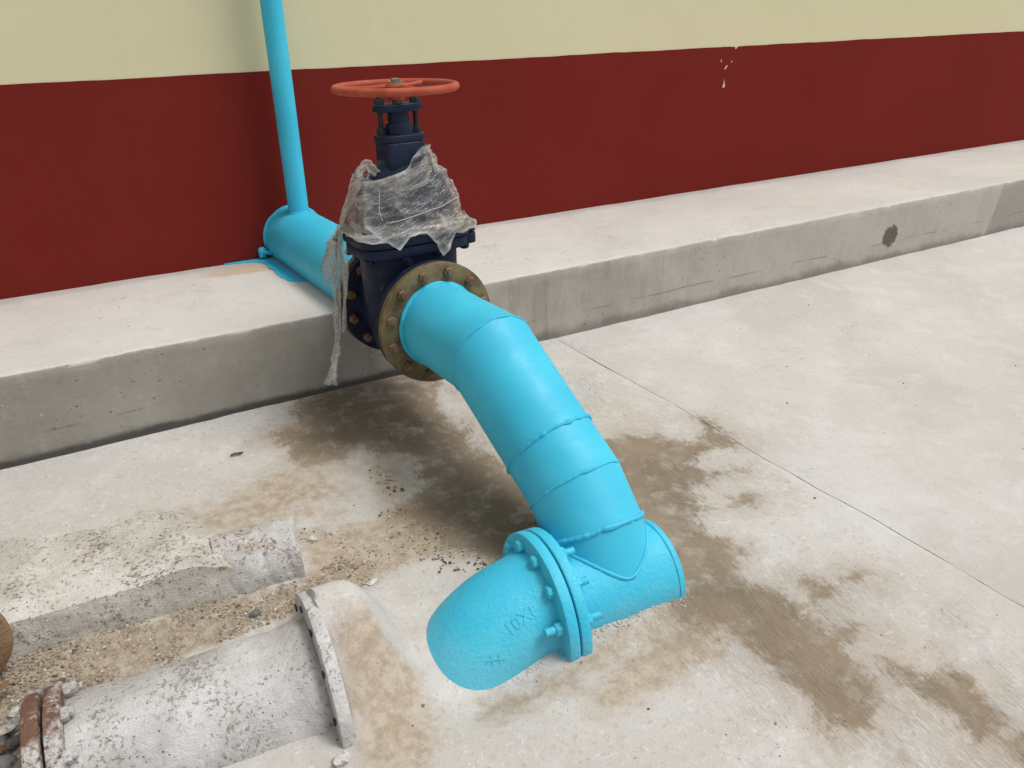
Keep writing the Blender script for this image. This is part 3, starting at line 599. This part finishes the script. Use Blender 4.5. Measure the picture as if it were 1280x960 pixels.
# ---- cast elbow turning down into the ground
elbow = empty('pipe_elbow', tuple(T0+TD*(XF-.062)), 0, 'blue cast elbow bolted to the tee and diving into the concrete', 'pipe')
EO = np.array(elbow.location); RE, r0 = .245, .148; ERO = .16
ED = UZ*math.cos(ERO)+TN*math.sin(ERO); EN = -UZ*math.sin(ERO)+TN*math.cos(ERO)   # the casting leans a little towards the viewer
flange('flange', T0+TD*(XF-.033)-EO, -TD, .030, BLUE_ROUGH, elbow)
gk = lathe([(XF-.034, .194), (XF-.028, .194)], 64, T0, TD); add_to(elbow, 'gasket', gk, BLACKBOLT)
eb = T0+TD*(XF-.062); Vv = []; na = 30; n = 72; tt = np.arange(n)*2*math.pi/n
def elbow_pt(a, th, r):
    """a: bend angle 0..pi/2, th: round the section (0 = outer/up side, pi/2 = towards the camera)"""
    out = ED*math.cos(a)-TD*math.sin(a)
    return eb-ED*RE+out*RE+r*(math.cos(th)*out-math.sin(th)*EN)
for i in range(na):
    a = (i/(na-1))*math.pi/2; r = r0+.010*math.exp(-(a/.10)**2)
    Vv.append(np.array([elbow_pt(a, q, r) for q in tt]))
Vv = np.concatenate(Vv)
add_to(elbow, 'bend', (Vv, grid_faces(na, n, True)), BLUE_ROUGH)
# bolts: heads on the elbow side, nuts with thread ends on the tee side
for k in range(12):
    a = R_(8+30*k); off = .170*(math.sin(a)*(-TN)+math.cos(a)*UZ)
    if off[2]+T0[2] < -.135: continue
    c1 = T0+TD*(XF-.063)+off; c2 = T0+TD*XF+off
    longnut = k in (2,)
    VF = merge([lathe([(-.001, .0105), (.064, .0105)], 10, c1, TD), hexbolt(c1, -TD, .0175, .015 if not longnut else .020, .0115, .026 if longnut else .0, .3*k), hexbolt(c2, TD, .0175, .016, .0105, .016+.012*random.random(), .5*k)])
    add_to(elbow, 'bolt', VF, BLUE_ROUGH)
# cast lettering 10X on the elbow
def emboss(body, size, a0, th0, rotang, depth=.0035):
    cu = bpy.data.curves.new('t', 'FONT'); cu.body = body; cu.size = size; cu.extrude = depth; cu.bevel_depth = .0008; cu.align_x = 'CENTER'; cu.align_y = 'CENTER'; cu.resolution_u = 3
    to = bpy.data.objects.new('t', cu); col.objects.link(to); bpy.context.view_layer.update()
    me = bpy.data.meshes.new_from_object(to.evaluated_get(bpy.context.evaluated_depsgraph_get()))
    V = np.array([v.co[:] for v in me.vertices]); F = [tuple(p.vertices) for p in me.polygons]
    bpy.data.objects.remove(to); bpy.data.curves.remove(cu); bpy.data.meshes.remove(me)
    c, s = math.cos(rotang), math.sin(rotang); out = []
    for x, y, z in V:
        u, v = c*x-s*y, s*x+c*y
        out.append(elbow_pt(a0-u/(RE+.08), th0-v/r0, r0+z*.42))
    return np.array(out), F
for bd, sz, a_, th_, ro in (('10X8', .044, .27, 1.0, .10), ('\u2021', .052, .62, 1.22, .9)):
    le = add_to(elbow, 'cast_lettering', emboss(bd, sz, a_, th_, ro), BLUE_ROUGH, smooth=False)

# ------------------------------------------------------------------ torn plastic film round the bonnet
film = empty('plastic_wrap', tuple(VC+UZ*.25), PS, 'torn cloudy plastic film wrapped round the valve bonnet with a hanging tail', 'plastic wrap')
def fm(name, V, F, dense):
    V = np.asarray(V)-np.array([0, 0, .25]); o = mesh(name, V, F, FILM, film, True, 180)
    a = o.data.attributes.new('dense', 'FLOAT', 'POINT'); a.data.foreach_set('value', np.broadcast_to(np.asarray(dense, np.float32), (len(V),)).astype(np.float32).copy()); return o
def superpt(a, b, e, th):
    c, s = np.cos(th), np.sin(th); return a*np.sign(c)*abs(c)**(2/e), b*np.sign(s)*abs(s)**(2/e)
bon_prof = [(.535, .074, .058, 5), (.51, .076, .058, 4), (.49, .088, .060, 2.8), (.47, .110, .066, 2.5), (.445, .134, .076, 2.4), (.41, .153, .088, 2.5), (.36, .168, .100, 2.6), (.32, .176, .108, 2.8), (.298, .184, .114, 3.2), (.2925, .196, .124, 4), (.288, .2045, .1285, 4.2), (.27, .2065, .1305, 4.2), (.25, .2065, .1305, 4.2), (.225, .206, .130, 4.2), (.20, .205, .129, 4)]
bz = np.array([q[0] for q in bon_prof]); pidx = np.arange(len(bon_prof))
NTH, NV_ = 260, 64; dth = np.linspace(0, 2*math.pi, 6000); _c, _s = np.cos(dth), np.sin(dth)
_x, _y = .2*np.sign(_c)*abs(_c)**(2/4.2), .13*np.sign(_s)*abs(_s)**(2/4.2); arc = np.concatenate([[0], np.cumsum(np.hypot(np.diff(_x), np.diff(_y)))])
ths = np.interp(np.linspace(0, arc[-1], NTH, endpoint=False), arc, dth); Vf = np.zeros((NV_, NTH, 3)); dn = np.zeros((NV_, NTH))
for j, th in enumerate(ths):
    # th = 0 is +x (right), -pi/2 faces the camera
    fx, fy = superpt(.2, .13, 4.2, th); c3 = np.array([[fx*6, fy*6, .3]])
    upz = .498+.055*fx/.2+.012*vnoise(c3, 2.1, 5)[0]
    hem = max(0, .35+.8*vnoise(c3, 1.6, 8)[0]+.5*vnoise(c3, 5, 9)[0])*.026
    if fy < 0:
        hem += .075*max(0, 1-abs(fx-.055)/.05)+.034*max(0, 1-abs(fx+.085)/.035)
    bare = math.exp(-(((th+math.pi) % (2*math.pi)-math.pi)/.20)**4); hem = hem*(1-bare)
    lowz = .287-hem+.006*bare
    i0 = np.interp(-upz, -bz, pidx); i1 = np.interp(-lowz, -bz, pidx)
    for i in range(NV_):
        u = i0+(i1-i0)*i/(NV_-1); k = min(int(u), len(bon_prof)-2); q = u-k
        a, b, e, z = [bon_prof[k][m]*(1-q)+bon_prof[k+1][m]*q for m in (1, 2, 3, 0)]
        x, y = superpt(a, b, e, th); Vf[i, j] = (x, y, z)
        dn[i, j] = .46*math.exp(-((NV_-1-i)/4.5)**2)+.44*math.exp(-(i/3)**2)
        if .27 < z < .32: dn[i, j] += .16
    dn[:, j] += .25*math.exp(-(((th-math.pi*1.08+math.pi) % (2*math.pi)-math.pi)/.45)**2)
Pf = Vf.reshape(-1, 3); rad = np.stack([Pf[:, 0]*.6, Pf[:, 1], np.full(len(Pf), .04)], 1); rad /= np.linalg.norm(rad, axis=1)[:, None]
sk = np.stack([Pf[:, 0]*1.0+Pf[:, 2]*.4, Pf[:, 1], Pf[:, 2]*2.6-Pf[:, 0]*.9], 1)
wr = 1-abs(vnoise(sk, 9, 31)); wr2 = 1-abs(vnoise(sk, 24, 32)); wr3 = vnoise(Pf, 60, 33)
Pf = Pf+rad*(.003+.014*wr**4+.005*wr2**4+.0006*wr3)[:, None]
Pf[:, 2] += .004*vnoise(Pf, 24, 35); dn = dn.ravel()+.26*wr**14+.26*wr2**14
fm('film', Pf, grid_faces(NV_, NTH, True), dn.ravel())
def ribbon(path, width, twist, seed, dense=.45, name='strip', folds=9):
    path = np.asarray(path, float); m = 40; tq = np.linspace(0, 1, len(path)); tt = np.linspace(0, 1, m)
    C = np.stack([np.interp(tt, tq, path[:, i]) for i in range(3)], 1)
    for _ in range(3): C[1:-1] = (C[:-2]+2*C[1:-1]+C[2:])/4
    C = C+.006*np.stack([vnoise(C, 12, seed), vnoise(C, 12, seed+1), 0*C[:, 0]], 1)
    W = np.interp(tt, np.linspace(0, 1, len(width)), width); V = []
    for i in range(m):
        tg = unit(C[min(i+1, m-1)]-C[max(i-1, 0)]); e1, e2 = frame(tg); ang = twist*tt[i]+seed
        d1 = math.cos(ang)*e1+math.sin(ang)*e2; d2 = np.cross(tg, d1)
        for q in np.linspace(-1, 1, folds):
            V.append(C[i]+d1*W[i]*q+d2*W[i]*.55*math.sin(q*5+seed+tt[i]*4)+.006*np.array([mnoise.noise(Vector((i*.22, q*2, seed))), mnoise.noise(Vector((i*.22, q*2, seed+9))), 0]))
    return fm(name, V, grid_faces(m, folds), dense)
# hanging tail from the left corner of the bonnet flange
k0 = (-.197, .07, .292)
ribbon([k0, (-.217, .085, .25), (-.228, .09, .17), (-.234, .085, .08), (-.240, .075, -.02), (-.262, .07, -.12), (-.290, .065, -.215)], [.012, .028, .026, .018, .020, .015, .022], 2.5, 1, .25, 'tail')
ribbon([k0, (-.222, .10, .24), (-.245, .11, .17), (-.25, .11, .10)], [.010, .030, .038, .026], 1.2, 3, .10, 'tail')
ribbon([k0, (-.206, .07, .22), (-.212, .06, .10), (-.222, .06, .0), (-.236, .06, -.06)], [.008, .018, .014, .010, .004], 3, 5, .35, 'tail')
ribbon([(-.258, .07, -.10), (-.282, .065, -.17), (-.302, .06, -.235)], [.010, .016, .020], 2, 12, .3, 'tail')
# loose bunch standing off the left shoulder and down to the corner
ribbon([(-.135, -.01, .46), (-.165, .0, .43), (-.185, .03, .37), (-.20, .06, .31), k0], [.012, .018, .016, .014, .016], 2.2, 7, .3)
ribbon([(-.10, -.03, .47), (-.128, -.02, .505), (-.155, -.01, .47), (-.16, .0, .43)], [.014, .020, .020, .012], 1.5, 8, .3)
ribbon([k0, (-.16, -.02, .30), (-.10, -.085, .297), (-.02, -.122, .296), (.08, -.124, .298), (.16, -.09, .30), (.19, -.03, .31)], [.014, .016, .014, .018, .016, .020, .018], 5, 11, .25)
ribbon([(.065, -.065, .50), (.03, -.082, .46), (-.03, -.09, .445), (-.09, -.085, .44), (-.13, -.05, .44)], [.016, .030, .030, .018, .012], .8, 14, .12)
ribbon([(.062, -.06, .535), (.075, -.064, .50), (.09, -.07, .46)], [.010, .016, .012], 3, 17, .35)
def string(path, r, dense=.8):
    path = np.asarray(path, float); tt = np.linspace(0, 1, 30); C = np.stack([np.interp(tt, np.linspace(0, 1, len(path)), path[:, i]) for i in range(3)], 1)
    C = C+.002*np.stack([vnoise(C, 30, 1), vnoise(C, 30, 2), vnoise(C, 30, 3)], 1); V, F = tube(C, r, 6); fm('strand', V, F, dense)
string([(-.11, -.112, .33), (-.02, -.122, .345), (.08, -.116, .36), (.165, -.07, .372)], .0011)
string([(-.12, -.085, .43), (-.135, -.10, .37), (-.128, -.108, .34)], .0008)
string([(-.15, -.01, .49), (-.175, .0, .46), (-.178, .02, .42), (-.185, .04, .38)], .0016)

for k in range(9):
    x0 = -.20-.012*random.random(); y0 = .06+.03*random.random(); L = .10+.22*random.random(); dx = -.05*random.random()
    string([(x0, y0, .285), (x0+dx*.5, y0+.012*random.random(), .285-L*.5), (x0+dx+.01*random.random(), y0, .285-L)], .0009+.0006*random.random(), .55)
for k in range(7):
    x0 = -.15-.03*random.random(); string([(x0+.03, -.03, .45+.03*random.random()), (x0-.012*random.random(), .0, .42), (x0-.02-.01*random.random(), .035, .36), (-.20, .07, .295)], .0011, .5)
# ------------------------------------------------------------------ old grey pipe in the foreground
GY = -.061; GD = np.array([math.cos(GY), math.sin(GY), 0]); GN = np.array([-math.sin(GY), math.cos(GY), 0]); G0 = np.array([.287, -2.187, -.125])
gp = empty('old_pipe', tuple(G0-UZ*.1), 0, 'old whitewashed iron pipe with a large end flange beside the blue elbow', 'pipe')
V, F = lathe([(s, .158+.010*math.exp(-((s+.02)/.03)**2)) for s in np.linspace(-.503, 0, 60)], 80, G0, GD, False)
e = V-G0; e = e-np.outer(e@GD, GD); V = V+(e/np.linalg.norm(e, axis=1)[:, None])*(.0022*fbm(V, 14, 4, 41)+.0015*vnoise(V, 60, 45))[:, None]
add_to(gp, 'pipe', (V, F), LIME)
fo = flange('end_flange', G0-np.array(gp.location), GD, .030, LIME, gp, R=.2225, n=96, rough=.0018)
for k in range(12):
    a = R_(30*k+10); off = .194*(math.cos(a)*GN+math.sin(a)*UZ); add_to(gp, 'bolt_hole', lathe([(0, .009), (.003, .009)], 14, G0-GD*.002+off, -GD), BLACKBOLT)
# mortar fillet behind the flange face is part of the slab; rusted flange pair at the other end
rf = empty('rusty_flange_pair', tuple(G0-GD*.503-UZ*.1), 0, 'rusty red flange pair flaked with whitewash at the left frame edge', 'flange')
RO = np.array(rf.location)
for s0, mt in ((-.503, RUSTY), (-.542, RUSTY)): flange('flange', G0+GD*s0-RO, -GD, .031, mt, rf, R=.196, n=80, rough=.003)
for k in range(12):
    a = R_(30*k+5); off = .176*(math.cos(a)*GN+math.sin(a)*UZ)
    add_to(rf, 'bolt', hexbolt(G0+GD*(-.503)+off, GD, .0145, .013, .008, .010, k), LIME)

# ------------------------------------------------------------------ concrete haunch with a pipe stub
hx = np.linspace(-1.1, .212, 120); ny = 46; V = []
for x in hx:
    near = -1.785-.08*(x+.328); far = -1.38-.25*(x+.33)+.02*math.sin(x*9); far = min(far, -1.36)-.20*np.clip((x-.09)/.11, 0, 1)**1.6
    endf = np.clip((.215-x)/.03, 0, 1)**.5
    hN = (.092+.022*math.exp(-((x-.07)/.09)**2)-.016*np.clip((x-.12)/.1, 0, 1))*endf+.004
    hF = .080*endf+.003
    for j in range(ny):
        q = j/(ny-1)
        if q < .25: y = near+.010*(q/.25)**2; h = hN*(q/.25)-.02*(1-q/.25)
        elif q < .85: k = (q-.25)/.6; y = near+.012+(far-near-.03)*k; h = hN+(hF-hN)*k+.004*math.sin(math.pi*k)
        else: k = (q-.85)/.15; y = far-.018+.05*k; h = hF*(1-k)-.02*k
        V.append((x, y, h))
V = np.array(V); hh = V[:, 2].copy(); V[:, 2] += gz(V[:, 0], V[:, 1]); sc = np.clip(hh/.04, 0, 1)
d1 = fbm(V, 11, 4, 51); d2 = fbm(V, 45, 3, 55); V[:, 2] += sc*(.0018*d1+.0022*d2); V[:, 1] += .0022*d1*sc+.0020*d2*sc; V[:, 0] += (.009*vnoise(V*np.array([0, 1, 1]), 22, 57)+.005*vnoise(V*np.array([0, 1, 1]), 60, 58))*sc*np.clip((V[:, 0]-.02)/.15, .2, 1)
hn = mesh('concrete_haunch', V, grid_faces(len(hx), ny), OLDCON, None, True, 32); tag(hn, 'rough weathered concrete haunch lying beside the old whitewashed pipe', 'concrete block')
S0 = np.array([.16, -1.722, -.052]); SD = unit(np.array([1, -.10, -.01])); SN = np.array([-SD[1], SD[0], 0])
V, F = lathe([(s, .103) for s in np.linspace(0, .215, 30)]+[(.217, .10), (.217, .02)], 72, S0, SD, True)
e = V-S0; e = e-np.outer(e@SD, SD); V = V+(e/(np.linalg.norm(e, axis=1)[:, None]+1e-6))*(.0055*fbm(V, 18, 4, 61)+.003*vnoise(V, 70, 65))[:, None]
V = V+SD*(.012*vnoise(V, 26, 67)*(((V-S0)@SD) > .19))[:, None]
st = mesh('pipe_stub', V, F, CRUST, None, True, 60); tag(st, 'short whitewashed pipe stub poking from the end of the concrete haunch', 'pipe')

# rusty brown casting at the left frame edge
bc = lathe([(0, .03), (.0, .124), (.006, .132), (.036, .132), (.042, .124), (.045, .05)], 56, (0, 0, 0), (-.25, 1, .1)); Vb = bc[0]+.002*fbm(bc[0], 18, 3, 71)[:, None]
br = mesh('iron_casting', Vb+np.array([-.428, -1.87, .045]), bc[1], BROWN); tag(br, 'brown weathered iron disc standing on edge cut by the left frame', 'casting')

# ------------------------------------------------------------------ stones, debris, gravel
def rock(seed, r, squash=(1, 1, .7)):
    bm = bmesh.new(); bmesh.ops.create_icosphere(bm, subdivisions=2, radius=1); V = np.array([v.co[:] for v in bm.verts]); F = [tuple(v.index for v in f.verts) for f in bm.faces]; bm.free()
    V = V*(1+.28*vnoise(V, 1.4, seed)+.12*vnoise(V, 3.5, seed+1))[:, None]; return V*r*np.array(squash), F
def stone(x, y, r, mat, label, seed, group=None, sq=(1, .8, .65), name='stone', dz=.35):
    V, F = rock(seed, r, sq); o = mesh(name, V, F, mat, None, True, 25); o.location = (x, y, float(gz(x, y))+r*dz); o.rotation_euler = (0, 0, seed*1.3); tag(o, label, 'stone', group); return o
stone(.214, -1.905, .014, DSTONE, 'small dark slate stone on the sand between haunch and old pipe', 3)
stone(.258, -2.435, .018, WSTONE, 'larger white stone lying at the foot of the old pipe flange', 5)
stone(.272, -2.425, .011, WSTONE, 'smaller white stone tucked against the old pipe flange', 6)
stone(.432, -1.71, .013, WSTONE, 'pale pebble on the tan sand right of the pipe stub', 9)
stone(.515, -1.955, .012, WSTONE, 'pale flat pebble on the sand behind the mortar hump', 10, sq=(1.5, .7, .4))
for k, (x, y, r, mt, lb) in enumerate([(-.331, -1.945, .013, WSTONE, 'small pale pebble uppermost beside the rusty flange pair at left'), (-.338, -1.985, .022, STONE, 'rounded grey stone leaning on the side of the rusty flange pair'),
        (-.331, -2.035, .020, DSTONE, 'dark slate stone lowest in the gap beside the rusty flange pair'), (-.360, -2.000, .019, OLDCON, 'tan stone against the left frame edge below the brown disc'), (-.352, -2.072, .024, STONE, 'grey stone at the very bottom left corner of the frame')]):
    stone(x, y, r, mt, lb, 20+k, 'stones in the corner debris')
def leaf(x, y, L, rz, mat, seed, lb):
    V = []; n = 9
    for i in range(n):
        q = i/(n-1); wd = L*.22*math.sin(math.pi*min(1, q*1.05+.02))**.8
        for s in (-1, 0, 1): V.append(((q-.5)*L, s*wd, .010*math.sin(q*3+seed)+.006*abs(s)+.002))
    o = mesh('dead_leaf', V, grid_faces(n, 3), mat); md = o.modifiers.new('s', 'SOLIDIFY'); md.thickness = .0012
    o.location = (x, y, float(gz(x, y))+.022); o.rotation_euler = (.2*math.sin(seed), .15*math.cos(seed), rz); tag(o, lb, 'leaf', 'dead leaves in the corner debris')
for k, (x, y, L, rz, mt, lb) in enumerate([(-.345, -1.895, .05, .5, LEAF, 'rust brown dead leaf under the brown iron disc'), (-.345, -2.012, .06, .7, OLDCON, 'cream curled dead leaf between the corner stones'), (-.358, -2.045, .055, 2.2, LEAF, 'rust brown dead leaf at the bottom left frame corner')]): leaf(x, y, L, rz, mt, k, lb)
tw = tube([(-.02, 0, .004), (-.007, .002, .006), (.008, -.001, .005), (.022, .002, .004)], [.003, .004, .0038, .0025], 8); o = mesh('twig', *tw, BARK); o.location = (.345, -1.157, float(gz(.345, -1.157))); o.rotation_euler = (0, 0, .0); tag(o, 'short dark twig lying on the slab left of the damp stain', 'twig')

def scatter(name, pts, rmin, rmax, mat, label, cat, seed):
    r = np.random.default_rng(seed); base = rock(seed, 1)[0]; bm = bmesh.new(); bmesh.ops.create_icosphere(bm, subdivisions=1, radius=1); bv = np.array([v.co[:] for v in bm.verts]); bf = np.array([[v.index for v in f.verts] for f in bm.faces]); bm.free()
    N = len(pts); rr = rmin*(rmax/rmin)**(r.random(N)**2.2); V = bv[None]*(1+.5*(r.random((N, len(bv), 1))-.5))*(rr[:, None, None])*np.stack([.8+.5*r.random(N), .8+.4*r.random(N), .5+.3*r.random(N)], 1)[:, None, :]
    V += np.column_stack([pts, gz(pts[:, 0], pts[:, 1])+rr*.25])[:, None, :]
    F = (bf[None]+(np.arange(N)*len(bv))[:, None, None]).reshape(-1, 3); me = bpy.data.meshes.new(name); me.from_pydata(V.reshape(-1, 3).tolist(), [], F.tolist()); me.materials.append(mat); me.update()
    o = link(name, me); o['kind'] = 'stuff'; tag(o, label, cat); return o
def in_poly(poly, n, seed, pw=0.0):
    poly = np.array(poly); r = np.random.default_rng(seed); P = poly.min(0)+r.random((n*4, 2))*(poly.max(0)-poly.min(0)); d = sdf(P, poly.tolist()); k = (d > 0) & (fbm(np.column_stack([P, P[:, 0]*0]), 12, 3, seed) > -.35+pw); return P[k][:n]
gr = np.concatenate([in_poly(SANDS[0], 9000, 1), in_poly(TANS[1], 600, 2, .2), in_poly([(-.5, -1.95), (-.30, -1.95), (-.31, -2.4), (-.5, -2.4)], 700, 3)])
scatter('gravel', gr, .0012, .0048, GRAVEL, 'sandy grit and fine gravel filling the gap beside the old pipe', 'gravel', 5)
rr_ = np.random.default_rng(9); cl = np.concatenate([np.array([.735, -1.56])+rr_.normal(size=(34, 2))*np.array([.022, .045]), np.array([.722, -1.99])+rr_.normal(size=(26, 2))*.020, np.array([.80, -2.03])+rr_.normal(size=(14, 2))*.015, np.array([1.05, -1.95])+rr_.normal(size=(12, 2))*.02])
CR, _n, _b = newmat('rust_crumb'); _b.inputs['Base Color'].default_value = (.13, .085, .055, 1); _b.inputs['Roughness'].default_value = .95
scatter('rust_crumbs', cl, .0022, .0050, CR, 'clusters of dark rust crumbs on the stained slab under the pipe', 'crumbs', 6)
loose = np.column_stack([rr_.uniform(.2, 3.4, 260), rr_.uniform(-2.9, -.95, 260)])
scatter('loose_grit', loose, .0015, .0042, GRAVEL, 'sparse loose grit scattered over the concrete slabs', 'grit', 8)

cx = rr_.uniform(.60, 1.23, 520); cyy = -2.255-.0872*(cx-1.077)-.136-np.abs(rr_.normal(size=520))*.022-.016*(cx < .86)
MC, _n, _b = newmat('mortar_crumb'); _b.inputs['Base Color'].default_value = (.52, .49, .45, 1); _b.inputs['Roughness'].default_value = .95
scatter('mortar_crumbs', np.column_stack([cx, cyy]), .0012, .0036, MC, 'fine mortar crumbs along the edge of the buried blue fittings', 'crumbs', 12)
